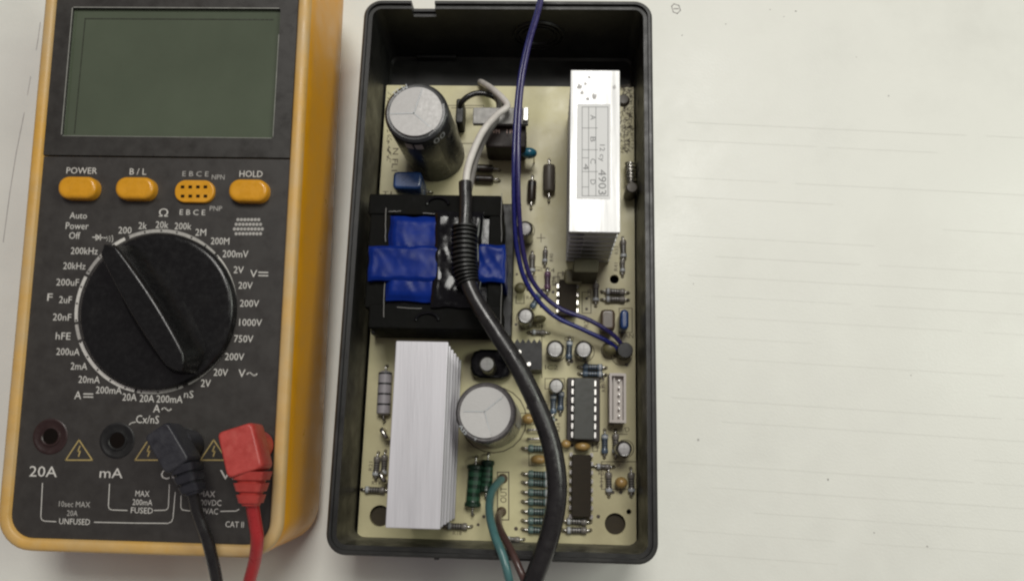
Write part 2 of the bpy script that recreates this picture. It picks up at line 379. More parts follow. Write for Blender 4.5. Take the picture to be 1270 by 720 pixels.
# dial
kc = uv(193, 385, .0); KR = 98*PXM
arcs = [(316, 371, 'white'), (171, 204, 'white'), (101, 156, 'white'), (233, 243, 'white'), (246, 314, 'greyp'), (12, 62, 'greyp'), (66, 99, 'greyp'), (158, 169, 'greyp'), (206, 230, 'greyp')]
for a0, a1, m_ in arcs:
    b = MB(Fm); n = max(2, int((a1-a0)/3)); P = []
    for k in range(n+1):
        a = R(-(a0+(a1-a0)*k/n)); P.append((a, math.cos(a), math.sin(a)))
    vs = [(kc[0]+KR*.985*c, kc[1]+KR*.985*s, .06) for _, c, s in P]+[(kc[0]+KR*1.027*c, kc[1]+KR*1.027*s, .06) for _, c, s in P]
    b.add(vs, [(i, i+1, n+2+i, n+1+i) for i in range(n)]); obj('dial_ring_mark', b, m_, panel)
b = MB(Fm)
for a in (-90, -78.5, -67, -55, -43, -31, -19, -7, 6, 18, 30, 41.5, 53, 70, 84, 96, 108, 120, 132, 144, 156, 172, 184, 196, 208, 221, 234, 246, 258):
    b.poly([(kc[0]+KR*1.007*math.cos(R(-a))+x, kc[1]+KR*1.007*math.sin(R(-a))+y) for x, y in circ(.3, 8)], .09)
obj('dial_position_dot', b, 'panel', panel)
kd = uv(193, 385, 2.6)
b = MB(Fm @ tr((kd[0], kd[1], 0))); b.lathe([(KR*.972, -.4), (KR*.972, 1.2), (KR*.965, 1.9), (KR*.945, 2.4), (KR*.91, 2.6), (KR*.89, 2.6), (KR*.60, 2.5), (.5, 2.45)], 96, cap1=True)
dial = obj('dial_knob', b, 'knob', meter, sm=40, label='round black rotary dial with raised grip')
e0 = Vector(uv(146, 306, 3)); e1 = Vector(uv(243, 463, 3)); ax = (e1-e0); Lg = ax.length; ang = math.degrees(math.atan2(ax.y, ax.x)); mid = (e0+e1)/2
b = MB(Fm @ tr((mid.x, mid.y, 0)) @ rz(ang))
def blade(L, sx, w_, tip, h):                                         # sculpted grip: slim at the pointer tip, full in the middle, rounded at the heel
    pts = []; n = 22
    half = []
    for k in range(n+1):
        t_ = k/n; x = (-.5+t_)*L*sx
        env = min(1, (1-t_)/.10)**.5 if t_ > .9 else 1.
        e2 = min(1, t_/.05)**.5 if t_ < .05 else 1.
        half.append((x, w_/2*(tip+(1-tip)*math.sin(math.pi*min(1, .06+t_*.80))**.9)*env*e2))
    for x, y in half: pts.append((x, -y-.02, h))
    for x, y in reversed(half): pts.append((x, y+.02, h))
    return pts
b.loft([blade(Lg, 1, 15.5, .34, 2.2), blade(Lg, .995, 13.6, .34, 3.0), blade(Lg, .985, 9.6, .40, 5.6), blade(Lg, .975, 7.6, .46, 9.2), blade(Lg, .972, 7.3, .48, 9.9), blade(Lg, .967, 6.8, .5, 10.4), blade(Lg, .96, 6.2, .5, 10.65), blade(Lg, .95, 5.4, .5, 10.72), blade(Lg, .94, 4.6, .5, 10.72)])
obj('pointer_grip', b, 'knob', dial, sm=50)
# lettering
LET = [('POWER', 101.5, 211.6, 39, 8), ('B / L', 171.2, 212.8, 21, 8), ('HOLD', 311.4, 215.6, 29, 8), ('Auto', 97.2, 267.2, 22, 8), ('Power', 95.8, 280, 29, 8.5), ('Off', 92.6, 292, 14, 8.5),
 ('Ω', 202.9, 263.5, 11.5, 10), ('200', 155, 285.4, 16.5, 8.5), ('2k', 177, 279.7, 10.5, 8.5), ('20k', 201, 278.6, 16, 8.5), ('200k', 227, 280.3, 21, 8.5), ('2M', 249, 288, 13.5, 8.5), ('200M', 273, 298.8, 23, 8.5),
 ('200mV', 292, 314.7, 32, 8.8), ('2V', 296, 334.4, 12.5, 8.5), ('V', 314.5, 339.2, 8.5, 9), ('20V', 304.5, 353.8, 17.5, 8.5), ('200V', 309.4, 376, 23.5, 8.5), ('200kHz', 104.6, 311, 34, 8.5), ('20kHz', 92.3, 329.6, 28, 8.5),
 ('200uF', 84, 349.8, 28.5, 8.5), ('F', 62, 368.3, 6.5, 9), ('2uF', 81.2, 371.4, 16, 8.5), ('20nF', 77, 393, 23, 8.5), ('hFE', 78.4, 416.4, 18.5, 8.5), ('200uA', 84.4, 435.8, 29, 8.5), ('2mA', 98, 453.7, 20.5, 8.5),
 ('20mA', 110.6, 470.3, 26.5, 8.5), ('200mA', 135, 483.4, 32, 8.5), ('20A', 160.7, 492, 17.5, 8.8), ('20A', 182.3, 493.6, 18, 8.8), ('200mA', 210.3, 494.5, 32, 8.8), ('nS', 234.2, 488.5, 11.5, 8.8), ('A', 194.3, 506.1, 8.5, 9.3), ('Cx/nS', 183, 519.6, 28, 9.5),
 ('A', 96.6, 489.6, 8.5, 9.3), ('1000V', 310.8, 399.6, 28, 8.5), ('750V', 302.2, 419.8, 23.5, 8.5), ('200V', 290.9, 442, 23.5, 8.5), ('20V', 273.8, 461.4, 17.5, 8.5), ('V', 300, 462.6, 8.5, 9.3), ('2V', 255.3, 474.8, 12, 8.8),
 ('20A', 53.7, 584.2, 34, 12.5), ('mA', 138, 586, 28, 11.5), ('COM', 219, 588, 38, 11.5), ('VΩ', 288, 588, 30, 11.5)]
for s, px, py, w_, h_ in LET: text(s, FT(px, py), w_*PXM, h_*PXM, 'white', panel)
for s, px, py, w_, h_ in [('E B C E', 242.5, 215.6, 33, 6.5), ('NPN', 270.6, 219.6, 16, 6), ('PNP', 267.8, 258.4, 15.5, 6), ('E B C E', 238.7, 263.2, 32, 6.8), ('10sec MAX', 92.5, 624.7, 38, 6.5), ('20A', 89.7, 635.8, 13, 6.5), ('UNFUSED', 92.5, 646.2, 37.5, 6.8),
 ('MAX', 176.7, 611.6, 17, 6.8), ('200mA', 176.7, 622.3, 24, 6.8), ('FUSED', 176, 632.4, 26.5, 6.8), ('MAX', 257, 611.9, 19, 6.8), ('1000VDC', 258, 622.7, 32, 6.8), ('750VAC', 256, 633.2, 28, 6.8), ('CAT II', 291, 649.7, 22, 6.8)]:
    text(s, FT(px, py), w_*PXM, h_*PXM, 'greyp' if h_ < 6.7 else 'white', panel)
def symbol(name, strokes, wd=.22, m_='white', z=.05):
    b = MB(Fm)
    for st in strokes:
        q = [uv(x, y, z) for x, y in st]
        for a, c in zip(q, q[1:]): b.line(a, c, wd, z)
    obj(name, b, m_, panel)
symbol('direct_current_sign', [[(321, 337.5), (332, 337.8)], [(321, 341.5), (324, 341.5)], [(325.5, 341.6), (328, 341.6)], [(329.5, 341.7), (332, 341.7)]], .3)
symbol('direct_current_sign', [[(104, 488), (115, 488.2)], [(104, 491.8), (107, 491.8)], [(108.5, 491.8), (111, 491.9)], [(112.5, 491.9), (115, 492)]], .3)
def tilde(px, py, w_): return [(px+w_*(k/8-.5), py-1.7*math.sin(2*math.pi*k/8)) for k in range(9)]
symbol('alternating_current_sign', [tilde(206.5, 507, 11)], .32); symbol('alternating_current_sign', [tilde(312.5, 463.5, 12)], .32)
def sc4(pts): return [(x/2.886, 500+y/2.886) for x, y in pts]
symbol('bracket_line', [sc4([(152, 285), (146, 405), (150, 416), (160, 420), (200, 422)]), sc4([(338, 424), (480, 427), (602, 428), (614, 422), (619, 410), (627, 318)])], .22)
symbol('bracket_line', [sc4([(392, 288), (388, 366), (391, 376), (400, 380), (455, 382)]), sc4([(552, 382), (592, 381), (600, 376), (603, 366), (606, 290)])], .22)
symbol('bracket_line', [sc4([(648, 330), (647, 370), (652, 380), (690, 385)]), sc4([(790, 385), (845, 384), (855, 378)])], .22)
symbol('bracket_line', [sc4([(463, 75), (470, 69), (485, 66)])], .22)
symbol('diode_sign', [[(115, 294), (128, 294.6)], [(119, 291), (119, 297.5), (124, 294.2), (119, 291)], [(124.5, 291), (124.5, 297.5)], [(128, 294.5), (131, 295)]], .25)
symbol('buzzer_sign', [[(132+k*3.2+1.2*math.cos(R(a))*1.2, 296+3.4*math.sin(R(a))*(.7+.25*k)) for a in range(-70, 80, 20)] for k in range(3)], .24)
for px, py in ((98, 558), (184, 558), (265, 558)):
    symbol('warning_triangle', [[(px, py-13), (px-16.5, py+12), (px+16.5, py+12), (px, py-13)], [(px+1, py-5), (px-1.5, py+1), (px+1.5, py+1), (px-.5, py+7)]], .34, 'tan')
# jacks
for px, py, m_ in ((61, 541, 'jackr'), (144, 546, 'black'), (226, 552, 'black'), (309, 552, 'jackr')):
    x, y = uv(px, py, .6); b = MB(Fm @ tr((x, y, 0)))
    b.lathe([(4.9, -.5), (4.9, .10), (4.7, .22), (4.3, .22), (4.0, .06), (2.9, .04), (2.7, .30), (2.4, .34), (2.1, .08)], 40, cap1=False)
    jk = obj('jack', b, m_, meter, sm=40)
    b = MB(Fm @ tr((x, y, 0))); b.poly(circ(2.4, 20), .03); obj('jack_bore', b, 'hole', jk)

# ================================================================== test leads
def lead(label, m_, mc, quad, relief, cpts, zt, rr):
    base = sum((at(px, py, zt) for px, py in quad), Vector())/4
    r0 = root('test_lead', (base.x, base.y, zt-17), label=label, cat='test lead', group='test leads plugged into the multimeter')
    q = [at(px, py, zt) for px, py in quad]
    axis = ((q[2]+q[3])/2-(q[0]+q[1])/2); L = axis.length; a = math.degrees(math.atan2(axis.y, axis.x)); wd = ((q[1]-q[0]).length+(q[2]-q[3]).length)/2
    T = tr((base.x, base.y, 0)) @ rz(a)
    zf = (Fm @ Vector((uv(quad[0][0], quad[0][1])[0], uv(quad[0][0], quad[0][1])[1], 0))).z
    b = MB(T); pl = rrect(L, wd, 1.3, 5)
    b.loft([[(x*.96, y*.94, zf+7.5) for x, y in pl], [(x, y, zf+8.5) for x, y in pl], [(x, y, zt-2.2) for x, y in pl], [(x*.992, y*.985, zt-1.2) for x, y in pl], [(x*.97, y*.95, zt-.45) for x, y in pl], [(x*.94, y*.90, zt-.08) for x, y in pl], [(x*.90, y*.84, zt) for x, y in pl], [(x*.88, y*.81, zt) for x, y in pl]])
    obj('plug_body', b, m_, r0, sm=50)
    b = MB(tr((base.x, base.y, 0)) @ rz(a) @ tr((-L*.12, 0, 0))); b.lathe([(4.0, zf+.9), (4.0, zf+3), (3.8, zf+8)], 24); obj('plug_collar', b, m_, r0)
    # ribbed strain relief
    p0 = (q[2]+q[3])/2; p1 = (at(*relief[0], zt-5)+at(*relief[1], zt-5))/2; p0.z = zt-4.6; p1.z = zt-6.0
    w0 = wd*.42; w1 = (at(*relief[0], zt)-at(*relief[1], zt)).length*.42
    Lr = (p1-p0).length; ar = math.degrees(math.atan2((p1-p0).y, (p1-p0).x)); rings = []; n = 3
    for k in range(n):
        for f, g_ in ((.0, .82), (.02, 1.), (.74, .97), (.76, .80), (.98, .78)):
            tt = (k+f)/n; wy = 2*(w0*1.08+(w1*.98-w0*1.08)*tt)*g_; hz = (9.0-3.2*tt)*g_
            rings.append([(-.6+tt*(Lr+.6), y, z-tt*1.4) for y, z in rrect(wy, hz, 1.3, 4)])
    b = MB(tr((p0.x, p0.y, zt-4.9)) @ rz(ar)); b.loft(rings); obj('strain_relief', b, m_, r0, sm=45)
    cp = [p0.lerp(p1, .7)]+[at(*c) for c in cpts]
    b = MB(); b.tube(smooth(cp, 8), rr, 14); obj('cable', b, mc, r0, sm=60)
lead('black test lead with ribbed right angle plug in the COM jack', 'plugk', 'cabk', [(176, 541), (208, 521), (236, 571), (205, 588)], [(225, 619), (252, 606)],
     [(244, 632, 44.5), (257, 668, 42), (265, 700, 39), (271, 735, 33), (276, 790, 14), (276, 860, 2.0), (270, 960, 2.0), (255, 1080, 2.0)], 53, 1.55)
lead('red test lead with ribbed right angle plug in the far right jack', 'plugr', 'cabr', [(267, 537), (313, 521), (326, 582), (281, 592)], [(294, 629), (324, 624)],
     [(316, 645, 44.5), (319, 668, 42.5), (316, 695, 38), (306, 735, 31), (298, 790, 14), (294, 860, 2.1), (296, 960, 2.1), (306, 1080, 2.1)], 53.5, 1.7)

# ================================================================== black enclosure
BR = -1.1; ZR = 34.0
c0, c1, c2, c3 = at(451, 0, ZR), at(404, 685, ZR), at(819, 703, ZR), at(807, 0, ZR)
bc = (c0+c1+c2+c3)/4; BW = ((c3-c0).length+(c2-c1).length)/2; BH = ((c0-c1).length+(c3-c2).length)/2
BT = tr((bc.x, bc.y, 0)) @ rz(BR); BI = BT.inverted()
def bl_(px, py, z): p = BI @ at(px, py, z); return p
enc = root('enclosure', (bc.x, bc.y, 0), label='open black plastic case around the cream circuit board', cat='case')
wall = 2.6
out = rrect(BW, BH, 5.5, 8)
# insert notch points on the top (+y) side for the cable notch
n0, n1 = sorted((bl_(539, 4, ZR).x, bl_(510, 4, ZR).x))
ins = []
for i, p in enumerate(out):
    ins.append(p)
    q = out[(i+1) % len(out)]
    if p[1] > BH/2-.01 and q[1] > BH/2-.01 and p[0] > 0 > q[0]:
        for xx in (n1+.02, n1-.02, n0+.02, n0-.02): ins.append((xx, BH/2))
out = ins
def topz(p, z): return z-4.5 if (n0 < p[0] < n1 and p[1] > 0) else z
b = MB(BT)
inn = offset(out, -wall)
rings = [[(x, y, .1) for x, y in offset(out, -1.5)], [(x, y, 1.5) for x, y in out], [(x, y, topz((x, y), ZR-.6)) for x, y in out], [(x, y, topz(o, ZR)) for (x, y), o in zip(offset(out, -.6), out)],
         [(x, y, topz(o, ZR)) for (x, y), o in zip(offset(out, -1.3), out)], [(x, y, topz(o, ZR)-1.0) for (x, y), o in zip(offset(out, -1.4), out)], [(x, y, topz(o, ZR)-1.0) for (x, y), o in zip(inn, out)],
         [(x, y, 3.0) for x, y in inn], [(x, y, 2.2) for x, y in offset(inn, -.8)]]
b.loft(rings); obj('case_shell', b, 'case', enc, sm=40)
for rad_ in (8.5, 7.0, 5.4):
    xc = bl_(668, 45, 20).x; b = MB(BT @ tr((xc, BH/2-wall, 18)) @ Matrix.Rotation(R(90), 4, 'X'))
    b.loft([[(x, y, .0) for x, y in circ(rad_, 40)], [(x, y, .7) for x, y in circ(rad_-.15, 40)], [(x, y, .7) for x, y in circ(rad_-.55, 40)], [(x, y, .0) for x, y in circ(rad_-.7, 40)]], loop=True)
    obj('vent_ring', b, 'case', enc)
b = MB(BT); b.bx(bl_(542, 73, 3).x, bl_(542, 73, 3).y, 2.2, 5.0, 14, 1.2, b=.3); obj('floor_rib', b, 'case', enc)
for sx in (-1, 1):
    b = MB(BT); b.bx(sx*(BW/2-30), -BH/2-.25, 20, ZR-1.2, 1.2, .6); obj('snap_tab', b, 'case', enc)
for px, py in ((471, 639), (763, 649)):
    p = bl_(px, py, 8); b = MB(BT @ tr((p.x, p.y, 0))); b.lathe([(4.2, 2.2), (3.9, 8.2), (.1, 8.2)], 24); obj('standoff', b, 'standoff', enc)

# ================================================================== circuit board
ZB = 10.0
d0, d1, d2, d3 = at(478, 107, ZB), at(447, 665, ZB), at(789, 679, ZB), at(784, 107, ZB)
pcx = (d0+d1+d2+d3)/4; PWd = ((d3-d0).length+(d2-d1).length)/2+.6; PHd = ((d0-d1).length+(d3-d2).length)/2
pcx.x += .0
PT = tr((pcx.x, pcx.y, 0)) @ rz(BR); PI = PT.inverted()
def pl(px, py, z=ZB): return PI @ at(px, py, z)
board = root('circuit_board', (pcx.x, pcx.y, ZB-1.6), label='cream circuit board crowded with heatsinks, capacitors and chips inside the black case', cat='circuit board')
holes = []
for px, py, r_ in ((471, 639, 3.1), (763, 649, 3.1), (780, 634, .75), (762, 346, 1.45), (773, 125, 2.2)):
    p = pl(px, py); holes.append(circ(r_, 24, p.x, p.y))
obj('board_sheet', plate(rrect(PWd, PHd, .4), holes, ZB-1.6, ZB, PT), 'pcb', board)

SK = MB(PT)                                                           # printed outlines
def sk(pts, wd=.22, close=False):
    q = [pl(x, y, ZB) for x, y in pts]
    if close: q.append(q[0])
    for a, c in zip(q, q[1:]): SK.line(a, c, wd, ZB+.03)
def skr(x0, y0, x1, y1, wd=.22): sk([(x0, y0), (x1, y0), (x1, y1), (x0, y1)], wd, True)
def skc(px, py, rpx, wd=.22, a0=0, a1=360): sk([(px+rpx*math.cos(R(a0+(a1-a0)*k/20)), py+rpx*math.sin(R(a0+(a1-a0)*k/20))) for k in range(21)], wd)
skr(617, 585, 631, 644, .3); skr(722, 362, 733, 388); skr(528, 131, 600, 178); sk([(560, 134), (640, 134)]); skr(656, 560, 682, 577); skr(746, 572, 790, 606); sk([(764, 545), (764, 538), (778, 538)])
skc(652, 286, 11); skc(652, 394, 11.5); skc(690, 436, 12); skc(725, 436, 12); skc(757, 434, 11); skc(771, 440, 13); skr(676, 469, 700, 482); skc(775, 556, 11); skr(692, 338, 718, 392)
skc(612, 520, 41, .3); sk([(666, 295), (676, 295)]); sk([(671, 290), (671, 300)]); skr(686, 343, 694, 352); sk([(640, 367), (640, 376), (650, 376), (650, 367)]); skr(644, 512, 662, 526); sk([(672, 400), (672, 468)]); skr(735, 545, 741, 559)
skr(768, 382, 784, 412); sk([(700, 392), (700, 400), (712, 400)])
for s, px, py, w_, h_, rot in (('OUT', 624.5, 613, 4.6, 1.9, 90), ('FAN', 778, 416, 3.8, 1.5, 0), ('N FL1', 490, 198, 8, 1.9, -90), ('R7', 668, 333, 1.6, 2.6, 90), ('C12', 706, 420, 3, 1.4, 0), ('R21', 727, 400, 3, 1.4, 90), ('C4', 682, 335, 3, 1.4, 0), ('C9', 757, 528, 2.4, 1.5, 45),
                            ('D', 790-12, 532, 1.4, 1.4, 20), ('R33', 747, 474, 3.4, 1.3, 90), ('T1', 480, 240, 3, 1.5, 0), ('IC2', 684, 455, 4, 1.4, 0), ('R5', 700, 340, 1.5, 2, 0)):
    p = pl(px, py); text(s, PT @ tr((p.x, p.y, ZB+.04)) @ rz(rot), w_, h_, 'silk', board)
for _ in range(230):                                                  # dense printed hatching along the right edge
    x = random.uniform(769, 784); y = random.uniform(106, 188); dx, dy = random.choice(((3, 0), (0, 3), (2, 2), (2, -2))); sk([(x, y), (x+dx, y+dy)], .2)
for _ in range(60):
    x = random.uniform(480, 484); y = random.uniform(112, 200); sk([(x, y), (x+random.choice((0, 2)), y+2)], .2)
PD = MB(PT)                                                           # dark lead holes
def pad(px, py, r_=.5): p = pl(px, py); PD.poly(circ(r_, 10, p.x, p.y), ZB+.05)

def place(px, py, rot=0, z=ZB): p = at(px, py, z); return tr((p.x, p.y, ZB)) @ rz(BR+rot)
# --- axial parts
MESH = {}
def axial(name, px, py, rot, kind, L=6.2, rd=1.15, pitch=9.0, label=None, lift=.15, skew=None):
    key = (kind, L, rd)
    if key not in MESH:
        ms = {'teal': 'rteal', 'blue': 'rblue', 'grey': 'rgrey', 'purple': 'rpurp', 'mauve': 'mauve', 'dio': 'dio', 'diog': 'diog', 'green': 'gind'}[kind]
        h = L/2; prof = []; mis = []
        if kind in ('dio', 'diog'):
            prof = [(rd*.45, -h), (rd*.9, -h+.15*L*.3), (rd, -h+.1*L), (rd, h*.45), (rd, h*.72), (rd, h-.1*L), (rd*.9, h-.03*L), (rd*.45, h)]; mis = [0, 0, 0, 0 if kind == 'diog' else 1, 0, 0, 0]
        elif kind == 'mauve':
            prof = [(rd*.5, -h), (rd*.95, -h+.5)]; mis = [0]
            for k in range(4):
                z = -h+.5+(L-1)*k/4; prof += [(rd, z+.1), (rd, z+(L-1)/4-.65), (rd, z+(L-1)/4-.1)]; mis += [0, 0, 1]
            prof += [(rd*.95, h-.5), (rd*.5, h)]; mis += [0, 0]
        else:
            prof = [(rd*.4, -h), (rd*.85, -h+.12), (rd, -h+.45), (rd, -h+1.25), (rd*.86, -h+1.6)]; mis = [0, 0, 0, 0]
            n = 4; z0, z1 = -h+1.6, h-1.6
            for k in range(n):
                z = z0+(z1-z0)*(k+.2)/n; prof += [(rd*.84, z), (rd*.84, z+(z1-z0)/n*.5)]; mis += [0, 1 if kind != 'green' else 2]
            prof += [(rd*.86, h-1.6), (rd, h-1.25), (rd, h-.45), (rd*.85, h-.12), (rd*.4, h)]; mis += [0, 0, 2 if kind in ('teal', 'blue') else 0, 0, 0]
            mis[2] = 2 if kind == 'grey' else 0
        b = MB(Matrix.Rotation(R(90), 4, 'Y')); b.lathe(prof, 14, mis)
        MESH[key] = mesh(b, [ms, 'rdark', 'gband' if kind == 'green' else 'rpale'], name, 40)
    lk = ('lead', L, pitch, rd)
    if lk not in MESH:
        b = MB(); b.tube(smooth([(L/2-.3, 0, 0), (pitch/2-.5, 0, 0), (pitch/2, 0, -.6), (pitch/2, 0, -rd-.6)], 3), .3, 6); MESH[lk] = mesh(b, 'steel', 'lead', 60)
    p = at(px, py, ZB+rd); T = tr((p.x, p.y, ZB+rd+lift)) @ rz(BR+rot+random.uniform(-2, 2)) @ Matrix.Rotation(R(random.uniform(0, 360)), 4, 'X') if False else tr((p.x, p.y, ZB+rd+lift)) @ rz(BR+rot+random.uniform(-2, 2))
    o = link(name, MESH[key], T, board, label=label)
    link('lead', MESH[lk], T, o); link('lead', MESH[lk], T @ rz(180), o)
    for s in (-1, 1):
        q = PI @ (T @ Vector((s*pitch/2, 0, 0))); PD.poly(circ(.55, 10, q.x, q.y), ZB+.05)
    CNT[0] += 1
    if name == 'resistor' and L < 6.3:
        q = T @ Vector((0, -2.0 if CNT[0] % 2 else 2.0, 0)); text('R%d' % (CNT[0]+3), tr((q.x, q.y, ZB+.045)) @ rz(BR+(rot if rot != 60 else 0)), 2.6, 1.15, 'silk', board)
    return o
CNT = [0]
for y in (556, 588, 598.5, 610.5, 622, 634, 645.5, 657): axial('resistor', 668, y, 0, 'teal', 6.4, 1.2, 9.6)
for x, y, k in ((715, 646, 'grey'), (715, 657, 'grey'), (735, 455, 'blue'), (735, 463.5, 'blue'), (763, 361.5, 'grey'), (763, 371, 'grey'), (567, 652, 'grey'), (465, 607, 'grey'), (519, 238, 'grey')): axial('resistor', x, y, 0, k, 6.2, 1.05, 8.4)
for x, y, k in ((467, 578, 'grey'), (476.5, 576, 'grey'), (660, 327, 'grey'), (679, 348, 'purple'), (739, 363, 'grey'), (706, 434, 'blue'), (686, 501, 'blue'), (695.5, 497, 'blue'), (750, 550, 'blue'), (763.5, 550, 'grey'), (755, 598, 'grey'), (783, 598, 'grey'), (773, 309, 'grey'), (684, 529, 'teal')):
    axial('resistor', x, y, 90, k, 5.8 if k != 'grey' else 6.0, 1.05, 8.2)
for x, y, rot, k in ((683, 552, 90, 'blue'), (748, 578, 0, 'grey'), (757, 480, 90, 'blue'), (655, 458-112, 90, 'grey'), (668, 412, 0, 'grey'), (676, 318, 90, 'grey'), (772, 330, 90, 'grey'), (636, 668, 0, 'grey')): axial('resistor', x, y, rot, k, 4.4, .85, 6.4)
axial('resistor', 665, 372, 60, 'blue', 5.8, 1.0, 8)
axial('power_resistor', 477, 487, 90, 'mauve', 13.5, 2.1, 17, label='mauve banded power resistor left of the lower heatsink')
axial('inductor', 588, 602, 90, 'green', 12.5, 2.5, 17, label='dark green banded inductor under the round capacitor')
axial('inductor', 604, 590, 90, 'green', 9.5, 2.1, 13)
for y in (209, 222): axial('diode', 600, y, 180, 'dio', 6.4, 1.35, 10)
axial('diode', 659.5, 237, 90, 'dio', 7.2, 1.45, 11); axial('diode', 681, 222, 90, 'diog', 9.5, 2.0, 14, label='large grey brown diode beside the upper heatsink')
# wire links
for x, y, dx in ((666, 533, 11), (666, 544, 11), (480, 538, 0), (478, 591, 0)):
    b = MB(); a = at(x-(dx or 3), y-(0 if dx else 5), ZB); c = at(x+(dx or 3), y+(0 if dx else 5), ZB); u = Vector((0, 0, 2.2 if dx else 5)); b.tube(smooth([a, a+u*.8, a.lerp(c, .2)+u, a.lerp(c, .8)+u, c+u*.8, c], 4), .38 if dx else .7, 8); obj('wire_link', b, 'steel', board, sm=60)
    pad(x-(dx or 3), y-(0 if dx else 5)); pad(x+(dx or 3), y+(0 if dx else 5))
# --- electrolytic capacitors
def ecap(px, py, h, rtop, rs, ms, lean=(0, 0), label=None, score=True, n=40, base=None):
    zt = ZB+h; p = at(px, py, zt); q = at(*base, ZB) if base else p
    sh = Matrix(((1, 0, (p.x-q.x)/h, q.x), (0, 1, (p.y-q.y)/h, q.y), (0, 0, 1, ZB), (0, 0, 0, 1)))
    b = MB(sh); k = rs
    b.lathe([(k*.97, 0.15), (k, .5), (k, h-1.2 if k > 4 else h-.6), (k*.985, h-.5 if k > 4 else h-.25), ((k+rtop)/2, h+.02), (rtop, h-.05)], n, cap1=True)
    o = obj('capacitor', b, ms, board, sm=40, label=label)
    b = MB(sh)
    if rtop < 4: b.lathe([(rtop-.02, h-.4), (rtop-.02, h+.02), (rtop-.2, h+.10), (.01, h+.10)], n, cap0=False)
    else:
        for (a0, a1), (tx, ty) in zip(((76, 186), (186, 312), (312, 436)) if ms == 'sleeve' else ((42, 178), (178, 285), (285, 402)), ((.03, -.015), (.0, -.04), (-.04, .015))):
            P = [(rtop*math.cos(R(a0+(a1-a0)*j/14)), rtop*math.sin(R(a0+(a1-a0)*j/14))) for j in range(15)]+[(0, 0)]
            b.add([(x, y, h+.40+tx*x+ty*y) for x, y in P]+[(x, y, h-.7) for x, y in P[:-1]], [tuple(range(16))]+[(j, 16+j, 17+j, j+1) for j in range(14)])
    obj('can_top', b, 'can', o, sm=30)
    return o, sh
def scores(o, sh, h, rtop, angs, wd=.22, cx=0, cy=0, r1=.9):
    for a in angs:
        b = MB(sh); b.line((cx, cy), (rtop*r1*math.cos(R(a)), rtop*r1*math.sin(R(a))), wd, h+.60); obj('score_line', b, 'rpale', o)
BIG = 8.0
c1, s1 = ecap(516, 139, 31, 7.7, 9.4, 'sleeve', label='tall black electrolytic capacitor with silver top near the white wires', n=56, base=(541, 192))
scores(c1, s1, 31, 7.7, (76, 186, 312), .28, -.5, -.6, .95)
def shoulder(s, o, sh, h, r0, a0, size, m_='stripe', z=None):
    vs, fs = fit(s, len(s)*size*.75, size); b = MB(sh); L = []
    for x, y in vs:
        a = R(a0)+x/r0; rr_ = r0+.06; L.append((rr_*math.cos(a), rr_*math.sin(a), h+y))
    b.add(L, fs); obj('printed_mark', b, m_, o)
def lipmark(s, o, sh, h, r0, a0, size, m_='stripe'):
    vs, fs = fit(s, len(s)*size*.8, size); b = MB(sh); L = []
    for x, y in vs:
        a = R(a0)+x/r0; rr_ = r0-y; L.append((rr_*math.cos(a), rr_*math.sin(a), h+.09))
    b.add(L, fs); obj('printed_mark', b, m_, o)
shoulder('00', c1, s1, 28.0, 9.4, -46, 2.9, 'rpale'); shoulder('00', c1, s1, 24, 9.4, -20, 2.0, 'rgrey'); 
for a0, a1 in ((-112, -98), (-94, -80)):
    b = MB(s1); b.add([(9.46*math.cos(R(a)), 9.46*math.sin(R(a)), z) for a in (a0, (a0+a1)/2, a1) for z in (26.0, 29.2)], [(0, 2, 3, 1), (2, 4, 5, 3)]); obj('printed_mark', b, 'stripe', c1)
lipmark('M 22', c1, s1, 31, 8.65, 125, 1.45, 'rpale')
c2, s2 = ecap(602, 511, 27, 6.9, 8.3, 'sleeveg', label='round grey electrolytic capacitor with silver top beside the lower heatsink', n=56, base=(613, 521))
scores(c2, s2, 27, 6.9, (42, 285, 178), .25, -.2, .2, .85)
b = MB(s2); b.add([(8.37*math.cos(R(a)), 8.37*math.sin(R(a)), z) for a in range(-20, 16, 5) for z in (1, 26.4)], [(2*k, 2*k+2, 2*k+3, 2*k+1) for k in range(7)]); obj('polarity_stripe', b, 'stripe', c2)
lipmark('A35', c2, s2, 27, 7.55, 218, 1.2, 'rpale'); lipmark('V', c2, s2, 27, 7.55, 250, 1.0, 'rpale')
for px, py, rt, rs, h in ((651, 283, 1.75, 2.45, 12), (652, 391, 1.75, 2.45, 12), (688.5, 432, 1.95, 2.65, 9), (724, 432.5, 1.95, 2.6, 9), (690, 478, 1.75, 2.2, 8), (774, 556, 1.65, 2.3, 11), (604, 451, 1.9, 2.3, 16)):
    o, sh = ecap(px, py, h, rt, rs, 'slvs', n=24)
    b = MB(sh); b.line((-rt*.6, 0), (rt*.6, 0), .15, h+.13); b.line((0, -rt*.6), (0, rt*.6), .15, h+.13); obj('score_line', b, 'stripe', o)
# black round part under the fan wires
T = place(773, 437); b = MB(T); b.lathe([(2.3, .1), (2.4, .5), (2.4, 5.5), (2.2, 6), (.1, 6)], 24); obj('fan_terminal', b, 'black', board)
